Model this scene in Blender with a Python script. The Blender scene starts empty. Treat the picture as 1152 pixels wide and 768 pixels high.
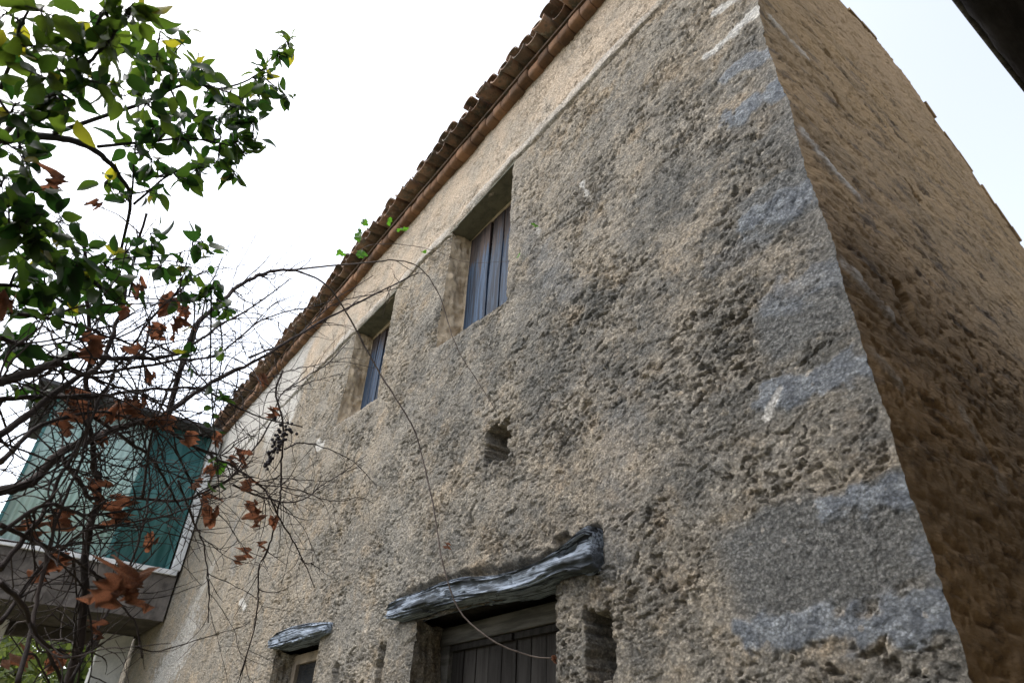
import bpy, math, random
import numpy as np
from mathutils import Matrix, Vector
random.seed(7); RNG = np.random.default_rng(11)
scene = bpy.context.scene
# ---------------------------------------------------------------- camera
EYE = np.array([0.0, 0.0, 1.6])
PP = np.array([576.0, 384.0]); FPX = 727.64
RC = np.array([[0.5939841, -0.43054508, -0.67956885],
               [0.80340102, 0.36113792, 0.4734197],
               [0.04158956, -0.82717008, 0.56041054]])   # rows: world X, Y, Z in (right, down, forward)
cam = bpy.data.cameras.new('camera'); camo = bpy.data.objects.new('camera', cam)
scene.collection.objects.link(camo); scene.camera = camo
cam.sensor_width = 36.0; cam.lens = 36.0 * FPX / 1152.0; cam.clip_start = 0.05; cam.clip_end = 2000
m3 = np.column_stack([RC[:, 0], -RC[:, 1], -RC[:, 2]])
M = Matrix([list(map(float, m3[i])) + [float(EYE[i])] for i in range(3)] + [[0, 0, 0, 1]])
camo.matrix_world = M
cam.dof.use_dof = True; cam.dof.focus_distance = 4.6; cam.dof.aperture_fstop = 6.5
# ---------------------------------------------------------------- light
SUN_EL, SUN_AZ = 56.0, 222.0           # veiled sun behind the camera, to the left (azimuth clockwise from +Y)
world = bpy.data.worlds.new('World'); scene.world = world; world.use_nodes = True
nt = world.node_tree; bg = nt.nodes['Background']
sky = nt.nodes.new('ShaderNodeTexSky'); sky.sky_type = 'NISHITA'; sky.sun_disc = False
sky.sun_elevation = math.radians(SUN_EL); sky.sun_rotation = math.radians(SUN_AZ)
sky.air_density = 1.0; sky.dust_density = 3.0; sky.ozone_density = 1.0
hs = nt.nodes.new('ShaderNodeHueSaturation'); hs.inputs['Saturation'].default_value = 0.42   # thin milky overcast
nt.links.new(sky.outputs[0], hs.inputs['Color']); nt.links.new(hs.outputs[0], bg.inputs[0])
bg.inputs[1].default_value = 0.11
sl = bpy.data.lights.new('sun', 'SUN'); sl.energy = 0.5; sl.angle = math.radians(70); sl.color = (1, .98, .96)
so = bpy.data.objects.new('sun', sl); scene.collection.objects.link(so)
az, el = math.radians(SUN_AZ), math.radians(SUN_EL)
sd = Vector((math.sin(az) * math.cos(el), math.cos(az) * math.cos(el), math.sin(el)))
so.rotation_euler = sd.to_track_quat('Z', 'Y').to_euler()
scene.view_settings.view_transform = 'Standard'; scene.view_settings.look = 'None'
scene.view_settings.gamma = 1.0; scene.view_settings.exposure = 2.03
scene.cycles.max_bounces = 8; scene.cycles.transparent_max_bounces = 8
# ---------------------------------------------------------------- helpers
def ray(p):
    d = RC @ np.array([p[0] - PP[0], p[1] - PP[1], FPX]); return d
def WY(p, y): d = ray(p); return EYE + d / d[1] * y
def WX(p, x): d = ray(p); return EYE + d / d[0] * x
def WD(p, dist): d = ray(p); return EYE + d / np.linalg.norm(d) * dist

def h2(ix, iy, s):
    n = (ix.astype(np.int64) * 374761393 + iy.astype(np.int64) * 668265263 + s * 144665) & 0xffffffff
    n = ((n ^ (n >> 13)) * 1274126177) & 0xffffffff
    n = ((n ^ (n >> 16)) * 2246822519) & 0xffffffff
    return ((n ^ (n >> 15)) & 0xffffff) / float(0xffffff)
def perlin(x, y, s=0):
    x = np.asarray(x, float); y = np.asarray(y, float)
    ix = np.floor(x); iy = np.floor(y); fx = x - ix; fy = y - iy
    u = fx * fx * fx * (fx * (fx * 6 - 15) + 10); v = fy * fy * fy * (fy * (fy * 6 - 15) + 10)
    def g(a, b):
        t = h2(ix + a, iy + b, s) * 2 * np.pi
        return np.cos(t) * (fx - a) + np.sin(t) * (fy - b)
    return 1.5 * ((g(0, 0) * (1 - u) + g(1, 0) * u) * (1 - v) + (g(0, 1) * (1 - u) + g(1, 1) * u) * v)
def fbm(x, y, s=0, o=4, gain=.5):
    r = 0; a = 1; f = 1
    for k in range(o):
        r = r + a * perlin(x * f + k * 17.3, y * f - k * 9.1, s + k * 31); a *= gain; f *= 2.03
    return r
def worley(x, y, s=0):
    ix = np.floor(x); iy = np.floor(y); f1 = np.full(x.shape, 9.0); f2 = np.full(x.shape, 9.0); cid = np.zeros(x.shape)
    for a in (-1, 0, 1):
        for b in (-1, 0, 1):
            px = ix + a + h2(ix + a, iy + b, s); py = iy + b + h2(ix + a, iy + b, s + 5)
            d = np.hypot(px - x, py - y); c = h2(ix + a, iy + b, s + 9)
            n = d < f1
            f2 = np.where(n, f1, np.minimum(f2, d)); cid = np.where(n, c, cid); f1 = np.where(n, d, f1)
    return f1, f2, cid
def sst(a, b, x): t = np.clip((x - a) / (b - a), 0, 1); return t * t * (3 - 2 * t)
def seg(x, y, ax, ay, bx, by):
    dx, dy = bx - ax, by - ay; t = np.clip(((x - ax) * dx + (y - ay) * dy) / (dx * dx + dy * dy + 1e-12), 0, 1)
    return np.hypot(x - ax - t * dx, y - ay - t * dy)

COL = scene.collection
def mesh_np(name, V, F, mat, parent=None, smooth=True, attrs=None, mats=None, mi=None):
    V = np.asarray(V, np.float32); me = bpy.data.meshes.new(name)
    if isinstance(F, np.ndarray):
        n, k = F.shape
        me.vertices.add(len(V)); me.vertices.foreach_set('co', V.ravel())
        me.loops.add(n * k); me.loops.foreach_set('vertex_index', F.astype(np.int32).ravel())
        me.polygons.add(n); me.polygons.foreach_set('loop_start', np.arange(0, n * k, k, dtype=np.int32))
        me.update(calc_edges=True)
    else:
        me.from_pydata(V.tolist(), [], F)
    me.polygons.foreach_set('use_smooth', np.full(len(me.polygons), smooth))
    if attrs:
        for k_, v_ in attrs.items():
            a = me.attributes.new(k_, 'FLOAT', 'POINT'); a.data.foreach_set('value', np.asarray(v_, np.float32).ravel())
    for m_ in (mats or [mat]): me.materials.append(m_)
    if mi is not None: me.polygons.foreach_set('material_index', np.asarray(mi, np.int32))
    if len(V) < 60000: me.validate()
    me.update()
    o = bpy.data.objects.new(name, me); COL.objects.link(o)
    if parent: o.parent = parent; o.matrix_parent_inverse = parent.matrix_world.inverted()
    return o
def tag(o, label=None, cat=None, group=None, kind=None):
    if label: o['label'] = label
    if cat: o['category'] = cat
    if group: o['group'] = group
    if kind: o['kind'] = kind
    return o
def empty(name, loc, label, cat, group=None):
    o = bpy.data.objects.new(name, None); o.location = [float(v) for v in loc]; COL.objects.link(o)
    o.matrix_world = Matrix.Translation(o.location); o.empty_display_size = .2
    return tag(o, label, cat, group)
class MB:
    def __init__(s): s.V = []; s.F = []; s.n = 0
    def add(s, V, F):
        s.V.append(np.asarray(V, float)); s.F += [tuple(int(i) + s.n for i in f) for f in F]; s.n += len(V)
    def box(s, a, b, jit=0.0, cuts=None):
        (x0, y0, z0), (x1, y1, z1) = a, b
        V = np.array([(x, y, z) for x in (x0, x1) for y in (y0, y1) for z in (z0, z1)], float)
        V += RNG.normal(0, 1, V.shape) * jit
        s.add(V, [(0, 1, 3, 2), (4, 6, 7, 5), (0, 4, 5, 1), (2, 3, 7, 6), (0, 2, 6, 4), (1, 5, 7, 3)])
    def tube(s, P, R, k=6, cap=True):
        P = np.asarray(P, float); R = np.broadcast_to(np.asarray(R, float), (len(P),))
        T = np.gradient(P, axis=0); T /= np.linalg.norm(T, axis=1)[:, None] + 1e-9
        up = np.array([0.31, 0.17, 0.93]); N = np.cross(T, up); N /= np.linalg.norm(N, axis=1)[:, None] + 1e-9
        B = np.cross(T, N); a = np.arange(k) * 2 * np.pi / k
        V = (P[:, None] + R[:, None, None] * (np.cos(a)[None, :, None] * N[:, None] + np.sin(a)[None, :, None] * B[:, None])).reshape(-1, 3)
        F = [(i * k + j, i * k + (j + 1) % k, (i + 1) * k + (j + 1) % k, (i + 1) * k + j) for i in range(len(P) - 1) for j in range(k)]
        if cap: F += [tuple(range(k - 1, -1, -1)), tuple((len(P) - 1) * k + j for j in range(k))]
        s.add(V, F)
    def build(s, name, mat, parent=None, smooth=True, bevel=0):
        o = mesh_np(name, np.concatenate(s.V), s.F, mat, parent, smooth)
        if bevel:
            b = o.modifiers.new('bevel', 'BEVEL'); b.width = bevel; b.segments = 2
        return o
def spline(P, n=8):
    P = np.asarray(P, float); Q = np.vstack([2 * P[0] - P[1], P, 2 * P[-1] - P[-2]]); out = []
    for i in range(1, len(Q) - 2):
        for t in np.arange(n) / n:
            a, b, c, d = Q[i - 1], Q[i], Q[i + 1], Q[i + 2]
            out.append(.5 * (2 * b + (c - a) * t + (2 * a - 5 * b + 4 * c - d) * t * t + (3 * b - a - 3 * c + d) * t ** 3))
    out.append(P[-1]); return np.array(out)
# ---------------------------------------------------------------- materials
class Mat:
    def __init__(s, name, rough=.9, spec=.25):
        s.m = bpy.data.materials.new(name); s.m.use_nodes = True; s.t = s.m.node_tree
        s.b = s.t.nodes['Principled BSDF']; s.b.inputs['Roughness'].default_value = rough
        s.b.inputs['Specular IOR Level'].default_value = spec
        s.co = s.t.nodes.new('ShaderNodeTexCoord').outputs['Object']
    def N(s, t): return s.t.nodes.new(t)
    def L(s, a, b): s.t.links.new(a, b)
    def map(s, scale):
        n = s.N('ShaderNodeMapping'); n.inputs['Scale'].default_value = scale; s.L(s.co, n.inputs['Vector']); return n.outputs[0]
    def noise(s, scale, detail=6, rough=.6, vec=None, dist=0.0):
        n = s.N('ShaderNodeTexNoise'); n.inputs['Scale'].default_value = scale; n.inputs['Detail'].default_value = detail
        n.inputs['Roughness'].default_value = rough; n.inputs['Distortion'].default_value = dist
        s.L(vec if vec is not None else s.co, n.inputs['Vector']); return n.outputs['Fac']
    def voro(s, scale, vec=None, feature='F1', out='Distance', rnd=1.0):
        n = s.N('ShaderNodeTexVoronoi'); n.feature = feature; n.inputs['Scale'].default_value = scale
        s.L(vec if vec is not None else s.co, n.inputs['Vector']); return n.outputs[out]
    def ramp(s, f, a, b, lo=0., hi=1.):
        n = s.N('ShaderNodeMapRange'); n.interpolation_type = 'SMOOTHSTEP'
        for i, v in enumerate((a, b, lo, hi)): n.inputs[i + 1].default_value = v
        s.L(f, n.inputs[0]); return n.outputs[0]
    def math(s, op, a, b):
        n = s.N('ShaderNodeMath'); n.operation = op
        for i, v in enumerate((a, b)):
            if isinstance(v, (int, float)): n.inputs[i].default_value = v
            else: s.L(v, n.inputs[i])
        return n.outputs[0]
    def mix(s, f, a, b, mode='MIX'):
        n = s.N('ShaderNodeMix'); n.data_type = 'RGBA'; n.blend_type = mode
        for i, v in ((0, f), (6, a), (7, b)):
            if isinstance(v, (int, float)): n.inputs[i].default_value = v
            elif isinstance(v, tuple): n.inputs[i].default_value = v + (1,)
            else: s.L(v, n.inputs[i])
        return n.outputs[2]
    def attr(s, name):
        n = s.N('ShaderNodeAttribute'); n.attribute_name = name; return n.outputs['Fac']
    def col(s, c):
        if isinstance(c, tuple): s.b.inputs['Base Color'].default_value = c + (1,)
        else: s.L(c, s.b.inputs['Base Color'])
    def bump(s, h, dist, strength=1.0, prev=None):
        n = s.N('ShaderNodeBump'); n.inputs['Distance'].default_value = dist; n.inputs['Strength'].default_value = strength
        s.L(h, n.inputs['Height'])
        if prev is not None: s.L(prev, n.inputs['Normal'])
        s.L(n.outputs[0], s.b.inputs['Normal']); return n.outputs[0]
    def leafy(s, c, amount=.45):
        tr = s.N('ShaderNodeBsdfTranslucent'); mx = s.N('ShaderNodeMixShader'); mx.inputs[0].default_value = amount
        if isinstance(c, tuple): tr.inputs[0].default_value = c + (1,)
        else: s.L(c, tr.inputs[0])
        s.L(s.b.outputs[0], mx.inputs[1]); s.L(tr.outputs[0], mx.inputs[2])
        s.L(mx.outputs[0], s.t.nodes['Material Output'].inputs[0])

def per_piece(mat, lo, hi):
    t = mat.node_tree; b = t.nodes['Principled BSDF']; l = b.inputs['Base Color'].links[0]; src = l.from_socket
    g = t.nodes.new('ShaderNodeNewGeometry'); mr = t.nodes.new('ShaderNodeMapRange'); mr.inputs[3].default_value = lo; mr.inputs[4].default_value = hi
    t.links.new(g.outputs['Random Per Island'], mr.inputs[0]); mx = t.nodes.new('ShaderNodeMix'); mx.data_type = 'RGBA'; mx.blend_type = 'MULTIPLY'; mx.inputs[0].default_value = 1
    t.links.new(src, mx.inputs[6]); t.links.new(mr.outputs[0], mx.inputs[7]); t.links.new(mx.outputs[2], b.inputs['Base Color'])
def mat_front():
    m = Mat('rammed earth wall', .95, .15)
    c = m.mix(m.ramp(m.noise(1.3, 5, .6), .35, .65), (.38, .328, .258), (.325, .30, .258))
    c = m.mix(m.ramp(m.noise(4.5, 6, .65), .48, .68), c, (.425, .345, .25))                    # ochre earth showing
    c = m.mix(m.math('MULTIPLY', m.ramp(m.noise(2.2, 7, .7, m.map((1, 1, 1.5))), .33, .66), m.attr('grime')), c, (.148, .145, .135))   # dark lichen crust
    c = m.mix(m.math('MULTIPLY', m.ramp(m.noise(14, 5, .7), .5, .66), .55), c, (.235, .228, .21))
    c = m.mix(m.math('MULTIPLY', m.ramp(m.noise(24, 4, .6), .58, .72), .6), c, (.55, .49, .40))
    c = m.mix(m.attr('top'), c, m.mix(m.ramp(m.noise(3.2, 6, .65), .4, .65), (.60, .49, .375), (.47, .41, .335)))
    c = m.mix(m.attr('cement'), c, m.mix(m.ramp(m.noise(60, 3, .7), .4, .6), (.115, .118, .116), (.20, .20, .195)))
    c = m.mix(m.attr('blue'), c, m.mix(m.ramp(m.noise(18, 5, .7), .42, .68), (.165, .183, .21), (.30, .325, .35)))
    c = m.mix(m.attr('white'), c, m.mix(m.ramp(m.noise(9, 5, .7), .4, .7), (.66, .645, .61), (.50, .49, .47)))
    stone = m.math('MULTIPLY', m.ramp(m.voro(17, out='Distance'), .16, .22, 1, 0), m.ramp(m.noise(6, 2), .56, .62))
    c = m.mix(m.math('MULTIPLY', stone, .55), c, (.40, .37, .33))
    gv = m.N('ShaderNodeTexVoronoi'); gv.inputs['Scale'].default_value = 42; m.L(m.map((1, 1, 1.35)), gv.inputs['Vector'])
    sv = m.N('ShaderNodeSeparateColor'); m.L(gv.outputs['Color'], sv.inputs[0])
    gm = m.mix(sv.outputs[0], (.68, .68, .68), (1.34, 1.32, 1.28))
    c = m.mix(m.math('MULTIPLY', m.math('SUBTRACT', 1.0, m.math('MULTIPLY', m.attr('top'), .6)), .75), c, gm, 'MULTIPLY')
    gv2 = m.voro(80, out='Distance')
    c = m.mix(.6, c, m.mix(m.ramp(gv2, .25, .65), (1.15, 1.15, 1.15), (.55, .54, .53)), 'MULTIPLY')
    c = m.mix(.8, c, m.mix(m.noise(70, 4, .75), (.5, .5, .5), (1.45, 1.45, 1.45)), 'MULTIPLY')
    m.col(c)
    h = m.math('ADD', m.noise(42, 9, .78), m.math('MULTIPLY', m.voro(34, m.map((1, 1, 1.35))), -.55))
    hp = m.math('MULTIPLY', m.ramp(m.noise(26, 5, .65, m.map((1, 1, 1.8))), .62, .65), -1.6)
    h = m.math('ADD', h, hp)
    b = m.bump(h, .013, 1.0)
    m.bump(m.math('ADD', m.noise(170, 4, .75), m.math('MULTIPLY', m.voro(80), -.7)), .008, 1.0, b)
    return m.m
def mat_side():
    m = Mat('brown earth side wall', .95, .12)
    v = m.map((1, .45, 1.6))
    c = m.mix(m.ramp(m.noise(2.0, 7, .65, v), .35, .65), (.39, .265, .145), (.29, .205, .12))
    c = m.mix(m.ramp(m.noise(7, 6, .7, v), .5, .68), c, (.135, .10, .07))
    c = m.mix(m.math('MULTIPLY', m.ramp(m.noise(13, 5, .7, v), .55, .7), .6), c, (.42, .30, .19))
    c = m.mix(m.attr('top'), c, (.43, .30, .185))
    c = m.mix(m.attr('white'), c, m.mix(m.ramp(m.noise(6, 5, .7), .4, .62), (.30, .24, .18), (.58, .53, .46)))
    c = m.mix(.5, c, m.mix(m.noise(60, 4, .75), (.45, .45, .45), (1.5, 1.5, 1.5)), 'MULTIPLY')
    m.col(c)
    b = m.bump(m.math('ADD', m.noise(38, 9, .78, v), m.math('MULTIPLY', m.voro(40, v), -.5)), .014, 1.0); m.bump(m.noise(150, 4, .7), .004, .8, b)
    return m.m
def mat_simple(name, c1, c2, sc=8, rough=.9, bump=.004, scale=(1, 1, 1), spec=.2, bsc=None, lo=.38, hi=.64):
    m = Mat(name, rough, spec); v = m.map(scale)
    n = m.noise(sc, 7, .65, v)
    c = m.mix(m.ramp(n, lo, hi), c1, c2)
    c = m.mix(.4, c, m.mix(m.noise(sc * 7, 4, .7, v), (.5, .5, .5), (1.4, 1.4, 1.4)), 'MULTIPLY')
    m.col(c); m.bump(m.noise(bsc or sc * 5, 6, .7, v), bump, .9)
    return m.m
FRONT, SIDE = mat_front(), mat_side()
REVEAL = mat_simple('window reveal plaster', (.52, .42, .30), (.38, .31, .225), 14, bump=.012)
REVEALD = mat_simple('door reveal plaster', (.33, .27, .205), (.21, .175, .14), 5, bump=.012)
CONC = mat_simple('mossy concrete', (.16, .155, .12), (.095, .10, .08), 9, bump=.006)
SLABM = mat_simple('balcony concrete', (.16, .14, .125), (.075, .066, .06), 3, bump=.01)
TERRA = mat_simple('terracotta moulding', (.26, .145, .085), (.14, .088, .06), 5, bump=.004)
WHITE = mat_simple('whitewash', (.80, .80, .80), (.64, .65, .66), 4, bump=.004)
def mat_tile():
    m = Mat('weathered roof tile', .9, .2)
    c = m.mix(m.ramp(m.noise(4, 5), .35, .65), (.30, .185, .125), (.20, .145, .11))
    c = m.mix(m.ramp(m.noise(11, 6, .7), .46, .62), c, (.12, .105, .085))
    c = m.mix(m.math('MULTIPLY', m.ramp(m.noise(23, 4), .58, .68), .6), c, (.30, .29, .23))
    m.col(c); m.bump(m.noise(50, 5, .7), .004, .8); return m.m
TILE = mat_tile()
def mat_wood_lintel():
    m = Mat('silvered driftwood', 1.0, .05)
    v = m.map((1.0, 60, 75))
    n = m.noise(1.0, 8, .72, v, .25)
    c = m.mix(m.ramp(n, .42, .54), (.06, .07, .085), (.29, .335, .40))  # silver-grey wood with blue sky light tinted into its colour
    c = m.mix(m.ramp(m.noise(1.0, 3, .5, m.map((.8, 14, 18))), .60, .64), c, (.03, .033, .038))
    c = m.mix(m.ramp(m.noise(2.6, 5, .65, m.map((1, 2, 4))), .50, .62), c, m.mix(n, (.03, .035, .04), (.13, .145, .165)))
    m.col(c); m.bump(n, .016, 1.0); return m.m
DRIFT = mat_wood_lintel()
def mat_shutter():
    m = Mat('faded blue shutter paint', .75, .25)
    v = m.map((26, 26, 1.6)); n = m.noise(1.2, 6, .65, v)
    c = m.mix(m.ramp(n, .42, .60), (.006, .013, .028), (.028, .054, .098))
    c = m.mix(m.ramp(m.noise(2.6, 5, .7, m.map((9, 9, 1))), .63, .70), c, (.15, .18, .225))
    bare = m.mix(m.ramp(n, .42, .6), (.014, .009, .008), (.05, .032, .024))
    sp = m.N('ShaderNodeSeparateXYZ'); m.L(m.co, sp.inputs[0])
    w = m.math('ADD', sp.outputs[2], m.math('MULTIPLY', m.math('SUBTRACT', m.noise(2.0, 4, .6, m.map((9, 9, 1))), .5), 1.1))
    c = m.mix(m.ramp(w, .92, 1.08), c, bare)
    m.col(c); m.bump(n, .006, .8); return m.m
SHUT = mat_shutter()
DOORW = mat_simple('dark door planks', (.014, .012, .011), (.034, .031, .029), 1.4, .85, .006, (18, 18, 1.2), bsc=3)
BEAMW = mat_simple('grey door frame wood', (.05, .047, .043), (.115, .11, .10), 1.6, .85, .006, (1.5, 16, 16), bsc=3)
TEAL = mat_simple('teal painted sheet', (.035, .12, .12), (.068, .18, .18), 2.2, .6, .002, (3, 3, .5))
TEALP = mat_simple('pale teal sheet', (.36, .52, .48), (.50, .64, .60), 1.6, .6, .002, (3, 3, .5))
ANROOF = mat_simple('dark roofing sheet', (.05, .05, .055), (.09, .088, .09), 4, .8, .004)
UNDER = mat_simple('dark slab soffit', (.06, .052, .045), (.11, .095, .08), 3, .9, .006)  # darker tone for the underside of the slab and its beam
SHED = mat_simple('tarred eave board', (.022, .020, .022), (.05, .047, .05), 5, .85, .006, (3, .8, 3))
STONE = mat_simple('grey rubble wall', (.24, .21, .18), (.14, .125, .105), 4, .95, .02)
GLASS = Mat('dark window pane', .12, .5); GLASS.col((.02, .022, .025)); GLASS = GLASS.m
for m_, a_, b_ in ((TERRA, .62, 1.25), (TILE, .55, 1.35), (SHUT, .65, 1.3), (DOORW, .7, 1.3)): per_piece(m_, a_, b_)
# ---------------------------------------------------------------- setting
def ground():
    m = mat_simple('dry earth and grass', (.16, .13, .09), (.10, .115, .05), .8, .95, .03, bsc=9)
    t = np.linspace(-1, 1, 121); s = np.sign(t) * np.abs(t) ** 3 * 400
    X, Y = np.meshgrid(s - 5, s, indexing='ij')
    Z = .05 * fbm(X * .3, Y * .3, 3, 4) * sst(2.0, 6, np.hypot(X + 4, Y - 2))
    n = len(s); i = np.arange(n * n).reshape(n, n)
    F = np.stack([i[:-1, :-1], i[1:, :-1], i[1:, 1:], i[:-1, 1:]], -1).reshape(-1, 4)
    tag(mesh_np('ground', np.stack([X, Y, Z - .02], -1).reshape(-1, 3), F, m), 'dry earth with grass around the old house', 'ground', kind='structure')
ground()
# ---------------------------------------------------------------- the old house
YF, XC, ZT = 2.1, -.82, 6.96
house = empty('old_house', (-6.5, 2.1, 0), 'two storey rammed earth house with crumbling plaster and a tiled eave', 'house')
OPEN = {'w1': (-4.15, -3.16, 4.58, 5.987), 'w2': (-6.28, -5.30, 4.66, 5.936), 'door': (-3.96, -2.57, 0.0, 2.42), 'sw': (-6.62, -5.57, 1.35, 2.50)}
def warp(x, z):
    wx = .013 * fbm(x * 5, z * 5, 41, 3); wz = .013 * fbm(x * 5 + 7, z * 5, 43, 3)
    for k in ('w1', 'w2'):
        a, b, c, d = OPEN[k]; t = np.clip((x - a) / (b - a), 0, 1)
        if k == 'w1': wz = wz + (-.032 + .064 * t) * np.exp(-((z - d) / .12) ** 2) * np.exp(-(np.maximum(0, np.maximum(a - x, x - b)) / .2) ** 2)
        t = np.clip((x - a) / (b - a), 0, 1)
        wz = wz + (.05 - .10 * t) * np.exp(-((z - c) / .1) ** 2) * np.exp(-(np.maximum(0, np.maximum(a - x, x - b)) / .1) ** 2)
        wx = wx + (-.03) * np.exp(-((x - a) / .08) ** 2) * sst(5.4, 4.7, z) * sst(4.2, 4.7, z)
    f = sst(0, .05, XC - x)
    return wx * f, wz * sst(0, .2, z)
HOLES = [((-3.13, 3.37), (.115, .13), .22, .02), ((-2.245, 2.10), (.085, .155), .20, .03), ((-4.36, 2.19), (.05, .12), .12, .02),
         ((-5.05, 2.2), (.05, .06), .06, .02), ((-4.62, 2.06), (.04, .05), .07, .02), ((-8.9, 2.9), (.06, .02), .05, .01), ((-9.3, 3.6), (.07, .02), .05, .01),
         ((-2.5, 2.62), (.05, .025), .05, .01)]
BLUE = [(842, 712, 1080, 686, .058, 1), (935, 568, 1028, 552, .05, 1), (868, 446, 976, 410, .06, .9), (870, 340, 940, 303, .075, .6), (850, 250, 912, 216, .07, .85),
        (822, 134, 878, 98, .065, .95), (818, 82, 866, 56, .05, .85), (800, 300, 860, 270, .06, .3), (215, 712, 172, 775, .35, .25), (262, 590, 262, 640, .10, .3),
        (560, 230, 640, 330, .12, .22), (700, 470, 690, 620, .12, .18), (1050, 620, 1075, 650, .05, .4)]
WHT = [(794, 62, 849, 14, .034, 1), (802, 14, 832, -4, .03, .9), (862, 470, 876, 440, .015, .7), (655, 205, 658, 218, .022, .8), (270, 676, 276, 682, .03, .9), (208, 722, 176, 772, .42, .55), (238, 640, 200, 720, .12, .4), (356, 497, 362, 502, .05, .9), (603, 257, 606, 260, .02, .5)]
BX, BZ = [-16, -6.3, -5.3, -4.15, -3.16, -1.4], [5.93, 5.932, 5.94, 5.955, 6.02, 6.05]
def front_fields(x, z):
    """outward relief in metres, and the masks of wear"""
    wx = x + .05 * fbm(x * 3, z * 3, 61, 3); wz = z + .05 * fbm(x * 3, z * 3, 67, 3)
    zb = np.interp(x, BX, BZ)
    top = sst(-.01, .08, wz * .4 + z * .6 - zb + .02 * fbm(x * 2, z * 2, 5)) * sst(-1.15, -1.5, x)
    left = sst(-8.0, -9.4, x + .5 * fbm(x * .8, z * .8, 8, 3))
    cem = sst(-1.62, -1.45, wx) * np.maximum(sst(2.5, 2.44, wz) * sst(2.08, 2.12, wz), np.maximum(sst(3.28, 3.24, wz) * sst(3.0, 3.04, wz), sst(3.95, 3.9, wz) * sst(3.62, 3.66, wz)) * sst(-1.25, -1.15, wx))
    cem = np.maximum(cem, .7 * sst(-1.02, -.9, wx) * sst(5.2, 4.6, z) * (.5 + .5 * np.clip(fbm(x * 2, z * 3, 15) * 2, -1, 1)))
    blue = np.zeros_like(x); white = np.zeros_like(x)
    edge = .75 * fbm(x * 8, z * 9, 23, 5)
    for lst, arr in ((BLUE, 0), (WHT, 1)):
        for (a, b, c, d, w, s) in lst:
            A, B = WY((a, b), YF), WY((c, d), YF)
            k = s * sst(1.25, .7, seg(x, z, A[0], A[2], B[0], B[2]) / w + edge)
            if arr: white = np.maximum(white, k)
            else: blue = np.maximum(blue, k)
    white = np.maximum(white, .85 * sst(-7.9, -8.4, x + .25 * fbm(x * 2, z * 2, 29, 4)) * sst(5.2, 5.5, z + .12 * (x + 8) + .25 * fbm(x * 1.5, z * 1.5, 33, 4)))
    band = sst(-.01, .005, z - zb + .012 * fbm(x * 4, 0 * z, 71, 3)) * sst(.115, .09, z - zb + .02 * fbm(x * 4, z * 3, 73, 3)) * sst(-.95, -1.5, x) * (.55 + .45 * sst(-.15, .25, fbm(x * 1.6, z * 2, 75, 3)))
    white = np.maximum(white, .5 * band)
    smooth = np.clip(np.maximum.reduce([.42 * top, .5 * left, .75 * cem, .85 * blue, .8 * white, .9 * band]), 0, 1)
    r = (1 - smooth) * (.45 + .55 * sst(-.25, .25, fbm(x * 1.5 + 11, z * 1.9, 77, 4)))
    d = .012 * fbm(x * .9, z * .9, 1, 3) + .002 * fbm(x * 6, z * 9, 2, 4)
    g1 = sst(-.05, .35, fbm(x * 1.9 + 3, z * 2.3, 57, 4)); g2 = sst(-.1, .4, fbm(x * 3.1 + 3, z * 3.3, 58, 3))
    f1, f2, cid = worley(wx * 9, wz * 11, 3); lump = sst(.75, .1, f1) * (cid - .35)
    d = d + r * .004 * lump * sst(-.3, .3, fbm(x * 2.1, z * 2.1, 4, 3))
    f1, f2, cid = worley(wx * 24, wz * 28, 13); d = d + (.2 + .8 * r) * .0035 * sst(.6, .1, f1) * (cid - .4) * (.35 + .65 * g1)
    s1, s2, sc = worley((x + .10 * fbm(x * 5, z * 5, 63, 3)) * 10, (z + .10 * fbm(x * 5, z * 5, 65, 3)) * 16, 43)
    ed = sst(.11, .03, s2 - s1) * sst(-.05, .2, fbm(x * 2.6 + 9, z * 3.2, 59, 4)); d = d - r * .015 * ed + r * .005 * (sc - .5) * sst(.0, .2, s2 - s1) * g2
    a1 = fbm(wx * 13, wz * 27, 6, 4); pit = sst(.47, .53, a1) * sst(-.25, .25, fbm(x * 1.7, z * 1.7, 7, 3)); d = d - r * .022 * pit
    a2 = fbm(wx * 22, wz * 40, 16, 3); d = d - r * .014 * sst(.49, .54, a2) * np.maximum(.2, g2)
    a4 = fbm(wx * 38, wz * 50, 18, 2); d = d - (.2 + .8 * r) * .011 * sst(.46, .53, a4) * np.maximum(.35, g1)
    cr = np.abs(fbm(wx * 1.7, wz * 7.0, 9, 4)); cm = sst(-.1, .3, fbm(x * 1.1, z * 1.1, 10, 3)); d = d - (.15 + .85 * r) * .024 * sst(.032, .009, cr) * cm
    cr2 = np.abs(fbm(wx * 4.2 + 9, wz * 11.5, 19, 4)); d = d - r * .015 * sst(.04, .012, cr2) * sst(0, .3, fbm(x * 1.6 + 5, z * 1.6, 20, 3))
    lay = fbm(x * .5, wz * 3.1, 12, 3); d = d + r * .005 * lay
    d = d + (.4 + .6 * r) * (.004 * fbm(x * 22, z * 27, 14, 4) - .0045 * np.abs(fbm(wx * 16, wz * 26, 17, 3)))
    d = d + .014 * band + .006 * blue
    d = d - .03 * sst(-.035, -.015, z - zb) * sst(.005, -.008, z - zb) * sst(-1.3, -1.7, x)
    # depressions where the render fell off, e.g. around lintels and beside the door
    for (cx, cz), (rx, rz), dep, sf in HOLES:
        q = np.maximum(np.abs(x - cx + .3 * rx * fbm(x * 14, z * 14, 51, 3)) / rx, np.abs(z - cz + .3 * rz * fbm(x * 14 + 3, z * 14, 52, 3)) / rz)
        d = d - dep * sst(1.06, .94, q)
    L0 = sst(-4.33, -4.2, x) * sst(-2.16, -2.26, x)
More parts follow.
